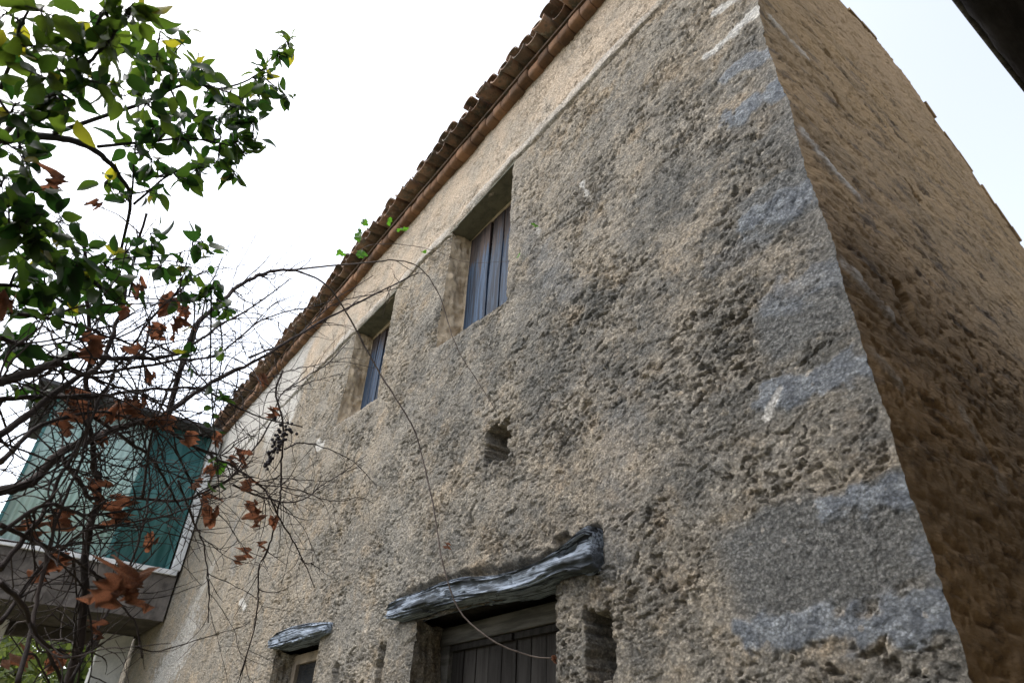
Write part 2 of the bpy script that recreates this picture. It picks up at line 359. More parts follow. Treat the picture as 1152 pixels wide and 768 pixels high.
    lt = np.interp(x, [-4.25, -3.85, -3.3, -2.7, -2.45, -2.2], [2.57, 2.60, 2.59, 2.53, 2.56, 2.60]); d = d - .06 * L0 * sst(lt + .05, lt + .005, z + .02 * fbm(x * 9, z * 9, 53, 3)) * sst(2.40, 2.46, z)
    for (a, b, c, e) in OPEN.values():      # crumbled, rounded arrises
        q = np.maximum(np.maximum(a - x, x - b), np.maximum(c - z, z - e)); d = d - .022 * np.exp(-(np.maximum(q, 0) / .035) ** 2)
    cf = sst(0, .07, XC - x); d = d * (.12 + .88 * cf)
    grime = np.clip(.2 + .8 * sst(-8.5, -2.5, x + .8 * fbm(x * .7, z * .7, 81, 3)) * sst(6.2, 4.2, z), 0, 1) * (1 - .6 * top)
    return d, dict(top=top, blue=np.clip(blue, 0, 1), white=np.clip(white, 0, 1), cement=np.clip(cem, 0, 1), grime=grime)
def axis(lo, hi, step, must=()):
    out = []; pts = sorted(set([lo, hi] + [m for m in must if lo < m < hi]))
    for a, b in zip(pts[:-1], pts[1:]):
        n = 400; t = np.linspace(a, b, n); w = np.cumsum(1 / np.array([step(v) for v in t])) * (b - a) / n
        w = (w - w[0]); k = max(1, int(math.ceil(w[-1])))
        out += list(np.interp(np.linspace(0, w[-1], k + 1), w, t))[:-1]
    return np.array(out + [hi])
def corner_jit(z): return .016 * fbm(z * 2.2, z * 0 + 3, 91, 5) - .006 + .006 * perlin(z * 31, z * 0, 95) - .010 * sst(.35, .6, fbm(z * 6, z * 0 + 8, 93, 3))
def grid_faces(nx, ny, keep=None):
    i = np.arange(nx * ny).reshape(nx, ny)
    F = np.stack([i[:-1, :-1], i[1:, :-1], i[1:, 1:], i[:-1, 1:]], -1).reshape(-1, 4)
    return F if keep is None else F[keep.reshape(-1)]
def front_wall():
    xs = axis(-16.0, XC, lambda x: .0025 * math.sqrt(x * x + 7.0) if x > -13 else .08, [v for o in OPEN.values() for v in o[:2]])
    zs = axis(0, ZT, lambda z: .0025 * math.sqrt((z - 1.6) ** 2 + 6.5) if z > 1.65 else .07, [v for o in OPEN.values() for v in o[2:]] + [1.65])
    X, Z = np.meshgrid(xs, zs, indexing='ij')
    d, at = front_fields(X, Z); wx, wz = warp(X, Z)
    cx = sst(.10, 0, XC - X) * corner_jit(Z)
    V = np.stack([X + wx + cx, YF - d, Z + wz], -1).reshape(-1, 3)
    mx = .5 * (xs[1:] + xs[:-1])[:, None]; mz = .5 * (zs[1:] + zs[:-1])[None]
    keep = np.ones((len(xs) - 1, len(zs) - 1), bool)
    for a, b, c, e in OPEN.values(): keep &= ~((mx > a) & (mx < b) & (mz > c) & (mz < e))
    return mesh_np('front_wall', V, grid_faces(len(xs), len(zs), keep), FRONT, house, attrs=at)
front_wall()
PROF = np.array([(2.1, 6.96), (3.0, 7.06), (3.74, 7.10), (4.3, 7.08), (4.71, 6.94), (4.99, 6.62), (5.41, 6.28), (5.62, 5.92), (5.92, 5.58), (8.0, 3.4)])
WHS = [(905, 150, 965, 222, .035, .8), (950, 296, 1000, 352, .04, .9), (868, 20, 905, 62, .04, .7), (982, 396, 1012, 432, .035, .55), (1085, 470, 1125, 540, .05, .5)]
SLIT = [(1012, 322, 1034, 372, .045, .16), (938, 105, 948, 120, .03, .10), (1095, 400, 1110, 435, .03, .10), (1020, 205, 1035, 225, .025, .08), (1100, 480, 1120, 520, .03, .06), (930, 60, 934, 64, .03, .06)]
def side_wall():
    ys = axis(2.1, 8.0, lambda y: .0034 * math.sqrt(y * y + 3), [])
    ts = axis(0, 1, lambda t: .0024 if t > .22 else .02, [.22])
    Y, T = np.meshgrid(ys, ts, indexing='ij')
    zt = np.interp(ys, PROF[:, 0], PROF[:, 1]); zt = zt + .015 * fbm(ys * 5, ys * 0, 97, 4); zt[0] = ZT
    Z = T * zt[:, None]
    wy = Y + .06 * fbm(Y * 2, Z * 4, 161, 3); wz = Z + .06 * fbm(Y * 2, Z * 4, 167, 3)
    d = .010 * fbm(Y * .8, Z * .9, 101, 3) + .003 * fbm(wy * 1.1, wz * 6.5, 102, 4) + .003 * fbm(wy * 7, wz * 14, 103, 4) + .004 * fbm(Y * 26, Z * 30, 104, 3)
    f1, f2, cid = worley(wy * 7, wz * 13, 105); d = d + .004 * sst(.75, .1, f1) * (cid - .4)
    d = d - .014 * sst(.48, .56, fbm(wy * 4.5, wz * 26, 106, 4)) - .009 * sst(.46, .54, fbm(wy * 11, wz * 46, 116, 3)) - .004 * np.abs(fbm(wy * 9, wz * 26, 118, 3))
    d = d - .012 * sst(.03, .006, np.abs(fbm(wy * .9, wz * 4.6, 107, 4))) * sst(0, .3, fbm(Y, Z, 108, 3))
    white = np.zeros_like(Y); edge = .5 * fbm(Y * 6, Z * 9, 123, 4)
    for (a, b, c, e, w, s) in WHS:
        A, B = WX((a, b), XC), WX((c, e), XC); k = s * sst(1.2, .6, seg(Y, Z, A[1], A[2], B[1], B[2]) / w + edge); white = np.maximum(white, k)
    d = d * (1 - .6 * white) + .008 * white
    for (a, b, c, e, w, dep) in SLIT:
        A, B = WX((a, b), XC), WX((c, e), XC); d = d - dep * sst(1.15, .75, seg(Y, Z, A[1], A[2], B[1], B[2]) / w + edge * .8)
    f = sst(0, .07, Y - 2.1); d = d * (.1 + .9 * f)
    cx = sst(.10, 0, Y - 2.1) * corner_jit(Z)
    df, _ = front_fields(np.full_like(ts, XC), ts * ZT); yc = -df          # meet the front wall's last column
    yoff = np.zeros_like(Y); yoff[0, :] = yc
    V = np.stack([XC + d + cx, Y + yoff, Z], -1).reshape(-1, 3)
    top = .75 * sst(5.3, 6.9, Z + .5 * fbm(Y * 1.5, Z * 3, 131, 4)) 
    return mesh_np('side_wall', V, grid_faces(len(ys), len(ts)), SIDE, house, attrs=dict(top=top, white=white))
side_wall()
# hidden back and far end so the rooms stay dark
b_ = MB(); b_.box((-16, 7.9, 0), (XC - .12, 8.0, 3.4)); b_.box((-16, 2.5, 0), (-15.9, 7.9, 6.9)); b_.box((-16, 2.42, 0), (-9, 2.47, 6.9)); b_.build('rear_wall', STONE, house, False)
# --- openings
def reveal(name, key, depth, mat, parent, top=False, splay=0.0):
    a, b, c, e = OPEN[key]; per = []
    n = 90
    per += [(a, z) for z in np.linspace(e, c, n)][:-1]; per += [(x, c) for x in np.linspace(a, b, n)][:-1]; per += [(b, z) for z in np.linspace(c, e, n)]
    if top: per += [(x, e) for x in np.linspace(b, a, n)][1:]
    per = np.array(per); d, _ = front_fields(per[:, 0], per[:, 1]); wx, wz = warp(per[:, 0], per[:, 1])
    k = 22; V = []
    s = np.concatenate([[0], np.cumsum(np.hypot(*np.diff(per, axis=0).T))])
    for j in range(k):
        t = j / (k - 1); y = YF - d * (1 - t) ** 2 + depth * t
        bulge = (.034 * fbm(s * 5, np.full(len(s), depth * t * 6), 201, 5) - .012 * sst(.2, .5, fbm(s * 9, np.full(len(s), depth * t * 9), 205, 3))) * min(1, t * 4)
        px = per[:, 0] + wx * (1 - t) + np.where(per[:, 0] == a, -splay * t, 0) ; pz = per[:, 1] + wz * (1 - t)
        sx = np.where(per[:, 0] == a, 1, np.where(per[:, 0] == b, -1, 0)); sz = np.where(per[:, 1] == c, 1, np.where(per[:, 1] == e, -1, 0))
        V.append(np.stack([px + sx * bulge, y, pz + sz * bulge], -1))
    return mesh_np(name, np.concatenate(V), grid_faces(k, len(per)), mat, parent)
def window_upper(key, label):
    a, b, c, e = OPEN[key]
    w = reveal('window', key, .26, REVEAL, house); w['label'] = label
    q = MB(); tl = .032 if key == 'w1' else 0; q.box((a - .06, YF + .012, e - .002), (b + .06, YF + .40, e + .05), .001)
    q.V[-1][:, 2] += np.where(q.V[-1][:, 0] < (a + b) / 2, -tl, tl); q.build('window_lintel', CONC, w, False)
    q = MB(); q.box((a - .02, YF + .225, e - .055), (b + .02, YF + .28, e - .004), .004); q.box((a - .03, YF + .23, c), (a + .045, YF + .28, e - .05), .003); q.build('window_frame', REVEAL, w, False)
    n = 5; ww = (b - a - .06) / n; x = a + .045
    lean = [.008, -.012, .010, -.024, .014]; gap = [.014, .018, .016, .050, .016]
    for grp in ((0, 1, 2), (3, 4)):
        q = MB(); x0 = x
        for i in grp:
            z0 = c - .04 + RNG.uniform(-.02, .02); z1 = e - .05 - RNG.uniform(0, .015); y0 = YF + .225 + RNG.uniform(-.013, .013); L = lean[i]
            zz = np.linspace(z0, z1, 14); V = []
            for z in zz:
                t = (z - z0) / (z1 - z0); o = L * t + .002 * math.sin(z * 9 + i)
                for (dx, dy) in ((0, 0), (ww - gap[i], 0), (ww - gap[i], .024), (0, .024)): V.append((x + dx + o - x0, y0 + dy + .004 * math.sin(z * 3 + i) - YF, z - c))
            F = [(k * 4 + j, k * 4 + (j + 1) % 4, k * 4 + 4 + (j + 1) % 4, k * 4 + 4 + j) for k in range(13) for j in range(4)] + [(3, 2, 1, 0), (52, 53, 54, 55)]
            q.add(V, F); x += ww
        for zb in (.18, 1.12): q.box((.01, .250, zb), (x - x0 - .02, .272, zb + .08), .002)
        s = q.build('shutter', SHUT, None, False, .003); s.location = (x0, YF, c); s.parent = w; s.matrix_parent_inverse = w.matrix_world.inverted()
    return w
window_upper('w1', 'larger looking upper window with blue shutter boards'); window_upper('w2', 'upper window nearer the tree, seen almost edge on')
# small ground floor window
sw = reveal('window', 'sw', .24, FRONT, house); a, b, c, e = OPEN['sw']; sw['label'] = 'low small window under a short silvered lintel'
q = MB(); F0 = YF + .21
q.box((a - .01, F0, e - .10), (b, F0 + .05, e - .02), .003); q.box((a - .01, F0, c), (a + .09, F0 + .05, e - .1), .003); q.box((b - .09, F0, c), (b, F0 + .05, e - .1), .003)
q.build('window_frame', REVEALD, sw, False, .004)
q = MB(); q.box((a + .09, F0 + .03, c), (b - .09, F0 + .04, e - .1)); q.build('pane', GLASS, sw, False)
# door
dr = reveal('doorway', 'door', .30, FRONT, house, False, .09); a, b, c, e = OPEN['door']
q = MB(); q.box((a - .12, YF + .27, 2.31), (b + .05, YF + .36, 2.415), .004); q.box((a - .12, YF + .28, 0), (a + .0, YF + .35, 2.31), .003); q.box((b - .02, YF + .28, 0), (b + .06, YF + .35, 2.31), .003)
q.build('door_frame', BEAMW, dr, False, .006)
for k, (x0, x1) in enumerate(((a, (a + b) / 2 - .004), ((a + b) / 2 + .004, b - .02))):
    q = MB(); n = 5; w = (x1 - x0) / n
    for i in range(n): q.box((x0 + i * w + .002, YF + .315 + RNG.uniform(-.004, .004), 0), (x0 + (i + 1) * w - .003, YF + .35, 2.305), .0015)
    q.box((x0 + .01, YF + .285, 2.27), (x1 - .01, YF + .312, 2.305), .001)
    q.build('door', DOORW, dr, False, .003)
def gnarled(name, xs, top, bot, y0, y1, seed, parent, cav=()):
    n, k = 190, 72; X = np.linspace(xs[0], xs[-1], n); T = np.interp(X, xs, top); Bm = np.interp(X, xs, bot)
    T = np.convolve(np.pad(T, 4, 'edge'), np.ones(9) / 9, 'valid'); Bm = np.convolve(np.pad(Bm, 4, 'edge'), np.ones(9) / 9, 'valid')
    a = np.linspace(0, 2 * np.pi, k, endpoint=False); V = []
    for i, x in enumerate(X):
        zc, hz, yc, hy = (T[i] + Bm[i]) / 2, (T[i] - Bm[i]) / 2, (y0 + y1) / 2, (y1 - y0) / 2
        endf = min(1, .86 + .14 * (min(i, n - 1 - i) / 3.0))
        ca, sa = np.cos(a), np.sin(a); pw = lambda v: np.sign(v) * np.abs(v) ** .38
        groove = fbm(np.full(k, x * 2.6), sa * 5 + ca * 2, seed, 4) * .016 + .010 * fbm(np.full(k, x * 1.2), sa * 11, seed + 3, 3)
        groove = groove - .016 * sst(.07, .015, np.abs(fbm(np.full(k, x * 1.1 + seed), a * 2.2, seed + 5, 3))) * (ca < .2)
        cv = np.zeros(k)
        for (cx, cz, rx, rz, dep) in cav:
            zz = zc + pw(sa) * hz; cv += dep * sst(1.1, .5, np.hypot((x - cx) / rx, (zz - cz) / rz)) * (ca < 0)
        V.append(np.stack([np.full(k, x) + .015 * ca * (i < 3), yc + pw(ca) * hy * endf - groove * np.sign(-ca) * -1 + cv, zc + pw(sa) * hz * endf + groove * .5], -1))
    V = np.concatenate(V); F = [(i * k + j, (i + 1) * k + j, (i + 1) * k + (j + 1) % k, i * k + (j + 1) % k) for i in range(n - 1) for j in range(k)]
    F += [tuple(range(k)), tuple((n - 1) * k + j for j in range(k - 1, -1, -1))]
    return mesh_np(name, V, F, DRIFT, parent)
gnarled('door_lintel', [-4.24, -4.15, -3.83, -3.55, -3.3, -3.0, -2.76, -2.6, -2.46, -2.34, -2.26, -2.215], [2.535, 2.575, 2.57, 2.585, 2.57, 2.52, 2.512, 2.52, 2.545, 2.585, 2.625, 2.615],
        [2.455, 2.44, 2.445, 2.445, 2.435, 2.415, 2.40, 2.405, 2.425, 2.415, 2.385, 2.39], 2.03, 2.24, 301, dr, [(-2.37, 2.52, .11, .022, .05), (-3.75, 2.455, .05, .02, .06), (-3.15, 2.425, .22, .012, .05), (-3.2, 2.49, .12, .012, .02)])
gnarled('window_lintel', [-6.66, -6.45, -6.1, -5.75, -5.5, -5.3], [2.60, 2.645, 2.65, 2.628, 2.60, 2.575], [2.515, 2.503, 2.498, 2.488, 2.487, 2.50], 2.04, 2.24, 321, sw)
q = MB(); q.box((-4.2, 2.19, 2.475), (-2.45, 2.62, 2.53), .002); q.build('soffit_shade_board', DOORW, dr, False); q = MB(); q.box((-6.64, 2.19, 2.54), (-5.5, 2.5, 2.58), .002); q.build('soffit_shade_board', DOORW, sw, False)  # dark boards added behind the lintels to deepen the shaded gap
# --- terracotta moulding under the eave and roof tiles
def moulding():
    q = MB(); x = -13.0
    prof = np.array([(2.13, 6.862), (2.05, 6.862), (2.022, 6.868), (2.010, 6.882), (2.007, 6.91), (2.008, 6.95), (2.014, 6.97), (2.13, 6.975)])
    while x < XC - .10:
        L = .138 + RNG.uniform(-.014, .014); j = RNG.normal(0, .007, 2); n = len(prof); V = []
        for (t, s_) in ((.0, .9), (.06, 1), (.5, 1.01), (.94, 1), (1., .9)):
            for (y, z) in prof:
                yy = 2.08 + (y - 2.08) * s_; zz = 6.9 + (z - 6.9) * (.5 + .5 * s_)
                V.append((x + L * .95 * t, yy + j[0], zz + j[1] + .006 * math.sin(x * 1.3)))
        F = [(i * n + k, (i + 1) * n + k, (i + 1) * n + k + 1, i * n + k + 1) for i in range(4) for k in range(n - 1)]
        F += [tuple(range(n)), tuple(4 * n + k for k in range(n - 1, -1, -1))]
        q.add(V, F); x += L
    q.build('eave_moulding', TERRA, house)
moulding()
def roof():
    q = MB(); pitch = .172; k = 9
    def tile(x, y, z, L, r0, r1, up, tilt, rz):
        a = np.linspace(0, math.pi, k); V = []
        for (t, r) in ((0, r0), (1, r1)):
            for th in (0, .013):
                for aa in a:
                    lx = (r - th) * math.cos(aa); lz = (r - th) * math.sin(aa) * .8 * (1 if up else -1)
                    V.append((x + lx + math.sin(rz) * L * t, y + L * t, z + lz + tilt * L * t))
        F = []
        for i in range(k - 1):
            F += [(i, i + 1, 2 * k + i + 1, 2 * k + i), (k + i, 3 * k + i, 3 * k + i + 1, k + i + 1), (i, k + i, k + i + 1, i + 1), (2 * k + i, 2 * k + i + 1, 3 * k + i + 1, 3 * k + i)]
        F += [(0, 2 * k, 3 * k, k), (k - 1, 2 * k - 1, 4 * k - 1, 3 * k - 1)]
        q.add(V, F)
    x = -13.0; i = 0
    while x < XC - .25:
        sag = .03 * fbm(np.array([x * .7]), np.array([0.]), 401, 3)[0]; jx, jy, jz, rz = RNG.normal(0, .010), RNG.normal(0, .022), RNG.normal(0, .009), RNG.normal(0, .04)
        for r in range(6):
            y = 1.875 + r * .36; z = 7.125 + sag + r * .03
            tile(x + jx, y + jy, z + jz, .42, .088, .076, False, .06, rz)
            tile(x + pitch / 2 + RNG.normal(0, .008), y + RNG.normal(.0, .022), z + .045 + RNG.normal(0, .008), .42, .084, .07, True, .06, rz)
        x += pitch; i += 1
    # bedding and sheets that close the roof
    for (y0, z0), (y1, z1) in zip(PROF[:-1], PROF[1:]):
        y0_ = 2.0 if y0 == 2.1 else y0
        q.add([(-16, y0_, z0 + .03), (XC - .05, y0_, z0 + .03), (XC - .05, y1, z1 + .03), (-16, y1, z1 + .03), (-16, y0_, z0 + .06), (XC - .05, y0_, z0 + .06), (XC - .05, y1, z1 + .06), (-16, y1, z1 + .06)], [(0, 1, 2, 3), (7, 6, 5, 4), (0, 4, 5, 1), (1, 5, 6, 2), (2, 6, 7, 3), (3, 7, 4, 0)])
    q.build('tiled_roof', TILE, house, False); q = MB()
    # ragged stones along the verge
    L = np.hypot(*np.diff(PROF, axis=0).T); S = np.concatenate([[0], np.cumsum(L)]); s = .0
    while s < S[-1]:
        l = RNG.uniform(.14, .26); y0, z0 = np.interp(s, S, PROF[:, 0]), np.interp(s, S, PROF[:, 1]); y1, z1 = np.interp(s + l, S, PROF[:, 0]), np.interp(s + l, S, PROF[:, 1])
        o = RNG.uniform(-.015, .016); h = RNG.uniform(.022, .045); nn = np.array([-(z1 - z0), (y1 - y0)]) / l
        pts = [(y0, z0), (y1, z1), (y1 + nn[0] * h, z1 + nn[1] * h), (y0 + nn[0] * (h + .012), z0 + nn[1] * (h + .012))]
        V = [(XC - .25, a_, b_ + .004) for a_, b_ in pts] + [(XC + o, a_, b_ + .004) for a_, b_ in pts]
        q.add(V, [(0, 1, 2, 3), (7, 6, 5, 4), (0, 4, 5, 1), (1, 5, 6, 2), (2, 6, 7, 3), (3, 7, 4, 0)]); s += l * .98
    q.build('verge_course', SIDE, house, False)
roof()
# ---------------------------------------------------------------- balcony house on the left
ann = empty('balcony_house', (-14, 1, 0), 'annex with teal sheet walls standing on a concrete balcony slab and white posts', 'house')
X0 = -12.5
def slab():
    ys = np.linspace(-4, 2.06, 160); pr = [(X0 - 2.6, 3.5), (X0, 3.5), (X0, 3.58), (X0, 3.9), (X0, 4.2), (X0 - 2.6, 4.2)]
    V = []
    for y in ys:
        for i, (x, z) in enumerate(pr):
            n_ = .03 * fbm(np.array([y * 3]), np.array([z * 3.]), 501, 4)[0]; V.append((x + n_ * (x == X0), y, z + .4 * n_))
    k = len(pr); F = [(i * k + j, i * k + (j + 1) % k, (i + 1) * k + (j + 1) % k, (i + 1) * k + j) for i in range(len(ys) - 1) for j in range(k)]
    F += [tuple(range(k)), tuple((len(ys) - 1) * k + j for j in range(k - 1, -1, -1))]
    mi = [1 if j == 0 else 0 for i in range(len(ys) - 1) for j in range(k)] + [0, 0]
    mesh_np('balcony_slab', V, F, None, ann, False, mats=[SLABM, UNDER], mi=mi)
slab()
q = MB(); q.box((X0 - .12, -4, 4.205), (X0 + .05, 2.04, 4.285), .003); q.build('slab_edging', WHITE, ann, False, .008)
def corrugated(name, x, y0, y1, z0, z1, mat, pitch=.09, amp=.012):
    ys = np.linspace(y0, y1, int((y1 - y0) / pitch * 8)); V = []
    for th in (0, -.004):
        for z in (z0, z1): V += [(x + th + amp * math.sin(y / pitch * 2 * math.pi), y, z) for y in ys]
    n = len(ys); F = [(j, j + 1, n + j + 1, n + j) for j in range(n - 1)] + [(2 * n + j, 3 * n + j, 3 * n + j + 1, 2 * n + j + 1) for j in range(n - 1)]
    F += [(j, 2 * n + j, 2 * n + j + 1, j + 1) for j in range(n - 1)] + [(n + j, n + j + 1, 3 * n + j + 1, 3 * n + j) for j in range(n - 1)]
    return mesh_np(name, V, F, mat, ann)
corrugated('sheet_panel', X0 - .16, -.62, .95, 4.29, 6.72, TEALP); corrugated('sheet_panel', X0 - .10, .98, 1.84, 4.29, 6.74, TEAL, .16, .008)
q = MB(); q.box((X0 - 2.6, -.62, 4.21), (X0 - 2.56, 2.08, 6.7)); q.box((X0 - 2.55, -.66, 4.21), (X0 - .2, -.625, 6.7)); q.build('rear_panel', TEAL, ann, False)
for ya, yb in ((.93, .985), (1.845, 1.90), (-.66, -.615)):
    q = MB(); q.box((X0 - .14, ya, 4.29), (X0 - .045, yb, 6.72), .002); q.build('batten', TEAL, ann, False, .004)
q = MB(); q.add([(x, y, z + dz) for dz in (0, .07) for (x, y, z) in ((X0 - 2.9, -1.0, 6.86), (X0 + .28, -1.0, 6.76), (X0 + .28, 2.0, 6.76), (X0 - 2.9, 2.0, 6.86))],
        [(3, 2, 1, 0), (4, 5, 6, 7), (0, 1, 5, 4), (1, 2, 6, 5), (2, 3, 7, 6), (3, 0, 4, 7)]); q.build('roof', ANROOF, ann, False, .006)
q = MB(); q.box((X0 - .1, 1.93, 4.29), (X0 + .07, 2.075, 6.75), .006); q.build('corner_pilaster', WHITE, ann, False, .012)
for (y0, y1, x) in ((1.51, 2.0, -14.5), (-.12, .06, -14.5), (-2.4, -2.1, -14.5)):
    q = MB(); q.box((x - .25, y0, 0), (x, y1, 3.49), .006); q.build('post', WHITE, ann, False, .012)
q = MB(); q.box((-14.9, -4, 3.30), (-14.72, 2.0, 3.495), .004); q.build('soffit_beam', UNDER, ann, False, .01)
# ---------------------------------------------------------------- neighbouring shed whose eave juts in overhead
shed = empty('neighbouring_house', (1.2, 2, 0), 'dark weathered eave of a neighbouring house jutting in overhead', 'house')
def eave():
    ys = np.linspace(-5, 9, 500); V = []; ex = -.100 + .010 * fbm(ys * .8, ys * 0, 601, 3) + .004 * fbm(ys * 9, ys * 0, 602, 4)
    k = 10
    for y, e_ in zip(ys, ex):
        r = .05; z0 = 4.0; n_ = .006 * perlin(np.array([y * 15]), np.array([1.]), 603)[0]
        for (dx, dz) in ((1.6, .5), (.30, .08), (.12, .045), (.02, .028), (0, .012), (.004, -.005), (.02, -.018 + n_), (.06, -.022 + n_), (.30, .01), (1.6, .40)): V.append((e_ + dx, y, z0 + dz))
    F = [(i * k + j, i * k + (j + 1) % k, (i + 1) * k + (j + 1) % k, (i + 1) * k + j) for i in range(len(ys) - 1) for j in range(k)]
    F += [tuple(range(k)), tuple((len(ys) - 1) * k + j for j in range(k - 1, -1, -1))]
    mesh_np('roof', V, F, SHED, shed)
eave()
q = MB(); q.box((.50, -4.8, 0), (.95, 8.8, 4.03)); q.build('wall', STONE, shed, False)
q = MB(); yy = np.linspace(-4.9, 8.9, 60); q.tube(np.stack([-.102 + .004 * np.sin(yy * 2), yy, 4.024 + 0 * yy], -1), .012, 6); q.build('skylit_rim', BEAMW, shed)  # pale strip added to stand for sky light along the eave's rim
# ---------------------------------------------------------------- plants
BARK = mat_simple('vine bark', (.022, .017, .015), (.055, .042, .037), 9, .9, .006, (1, 1, .3))
CANE = mat_simple('pale vine cane', (.07, .055, .047), (.13, .105, .09), 9, .85, .003)
CBARK = mat_simple('citrus bark', (.02, .02, .017), (.04, .038, .032), 9, .9, .004)
def mat_leaf(name, c1, c2, c3, trans, rough=.45):
    m = Mat(name, rough, .4); a = m.attr('tone')
    c = m.mix(m.ramp(a, .1, .75), c1, c2); c = m.mix(m.ramp(a, .86, .97), c, c3)
    c = m.mix(.35, c, m.mix(m.noise(40, 4), (.6, .6, .6), (1.35, 1.35, 1.35)), 'MULTIPLY')
    m.col(c); m.leafy(m.mix(1.0, c, (1.45, 1.6, .6), 'MULTIPLY'), trans); return m.m
LEAF = mat_leaf('citrus leaf', (.013, .036, .012), (.068, .098, .022), (.24, .20, .03), .55)
VLEAF = mat_leaf('young vine leaf', (.045, .125, .02), (.075, .17, .03), (.1, .18, .03), .5)
def mat_dry():
    m = Mat('withered leaf', .85, .15); c = m.mix(m.ramp(m.noise(30, 5, .7), .35, .68), (.22, .112, .066), (.10, .058, .042))
    m.col(c); m.bump(m.noise(90, 4), .003, .8); m.leafy(m.mix(1.0, c, (1.5, 1.1, .9), 'MULTIPLY'), .35); return m.m
DRY = mat_dry()
def frame(d, roll):
    d = d / (np.linalg.norm(d) + 1e-9); u = np.array([0, 0, 1.]) if abs(d[2]) < .95 else np.array([1., 0, 0])
    s = np.cross(d, u); s /= np.linalg.norm(s); n = np.cross(s, d)
    return d, s * math.cos(roll) + n * math.sin(roll), n * math.cos(roll) - s * math.sin(roll)
class Leaves:
    def __init__(s): s.V = []; s.F = []; s.t = []; s.n = 0
    def add(s, base, d, L, W, roll, tone, curl=.25, fold=.35):
        d, sd_, nn = frame(d, roll); m = 9; V = []
        ph = RNG.uniform(0, 6); tw = RNG.normal(0, .5)
        for i in range(m):
            t = i / (m - 1); w = W * .5 * (math.sin(math.pi * min(1, t * .94 + .04) ** .78) ** .85) * (1 if t < .999 else .05)
            cx = L * (t - curl * .25 * t * t); cz = -curl * L * t * t; ca, sa = math.cos(tw * t), math.sin(tw * t)
            for k in (-1, -.5, 0, .5, 1):
                x_ = w * k * math.cos(fold); z_ = abs(w * k) * math.sin(fold) + .04 * W * math.sin(t * 9 + ph + k * 2) * abs(k)
                x2, z2 = x_ * ca - z_ * sa, x_ * sa + z_ * ca
                V.append(base + d * cx + sd_ * x2 + nn * (cz + z2))
        s.V.append(np.array(V)); s.t += [tone] * len(V)
        s.F += [(s.n + i * 5 + j, s.n + i * 5 + j + 1, s.n + i * 5 + 6 + j, s.n + i * 5 + 5 + j) for i in range(m - 1) for j in range(4)]; s.n += len(V)
    def build(s, name, mat, parent): return mesh_np(name, np.concatenate(s.V), s.F, mat, parent, attrs=dict(tone=s.t))
# --- citrus tree
citrus = empty('citrus_tree', (-2.6, -.5, 0), 'leafy green citrus tree with a few yellowing leaves at upper left', 'tree')
def PD(l): return np.array([WD((a, b), c) for a, b, c in l])
CB = [([(-260, 500, 2.6), (-180, 330, 2.3), (-90, 190, 2.1), (0, 156, 2.05), (60, 150, 2.1), (110, 165, 2.2), (135, 190, 2.3), (150, 230, 2.4), (120, 330, 2.5)], .026, .006),
      ([(-90, 190, 2.1), (-20, 215, 1.95), (30, 270, 1.9), (80, 300, 2.0)], .018, .005),
      ([(0, 156, 2.05), (30, 125, 1.9), (70, 95, 1.8), (110, 55, 1.75), (140, 15, 1.75)], .012, .004),
      ([(60, 150, 2.1), (120, 130, 2.15), (165, 115, 2.2), (210, 95, 2.3), (250, 100, 2.45), (290, 85, 2.6), (310, 60, 2.7), (328, 45, 2.75)], .010, .002),
      ([(110, 165, 2.2), (160, 160, 2.3), (205, 155, 2.35), (250, 160, 2.5), (275, 170, 2.55)], .008, .003),
      ([(150, 230, 2.4), (185, 200, 2.4), (215, 180, 2.45)], .007, .003), ([(145, 240, 2.4), (150, 200, 2.35), (155, 120, 2.3), (150, 75, 2.2)], .006, .003),
      ([(0, 100, 1.8), (15, 60, 1.75), (25, 20, 1.75), (40, -10, 1.75)], .007, .003), ([(-90, 190, 2.1), (-30, 150, 1.9), (0, 100, 1.8)], .010, .007),
      ([(80, 300, 2.0), (140, 290, 2.3), (190, 285, 2.5), (230, 280, 2.6)], .006, .002), ([(80, 300, 2.0), (130, 330, 2.3), (190, 340, 2.5), (240, 340, 2.6)], .006, .002),
      ([(-40, 330, 2.0), (0, 320, 2.0), (50, 330, 2.1), (90, 350, 2.2)], .010, .004), ([(-20, 215, 1.95), (-40, 330, 2.0)], .012, .010), ([(-40, 330, 2.0), (0, 400, 2.1), (60, 420, 2.3)], .006, .003)]
q = MB(); cpts = []
TR = [(-2.6, -.5, -.05), (-2.55, -.5, .5), (-2.5, -.52, 1.0), tuple(PD([(-260, 500, 2.6)])[0])]
tp = spline(np.array(TR), 8); q.tube(tp, np.linspace(.075, .03, len(tp)), 10)
for l, r0, r1 in CB:
    p = spline(PD(l), 8); p += np.cumsum(RNG.normal(0, .0018, p.shape), 0) * np.linspace(0, 1, len(p))[:, None]; q.tube(p, np.linspace(r0 * .62, r1 * .6, len(p)), 7); cpts.append(p)
cpts_all = np.concatenate(cpts)
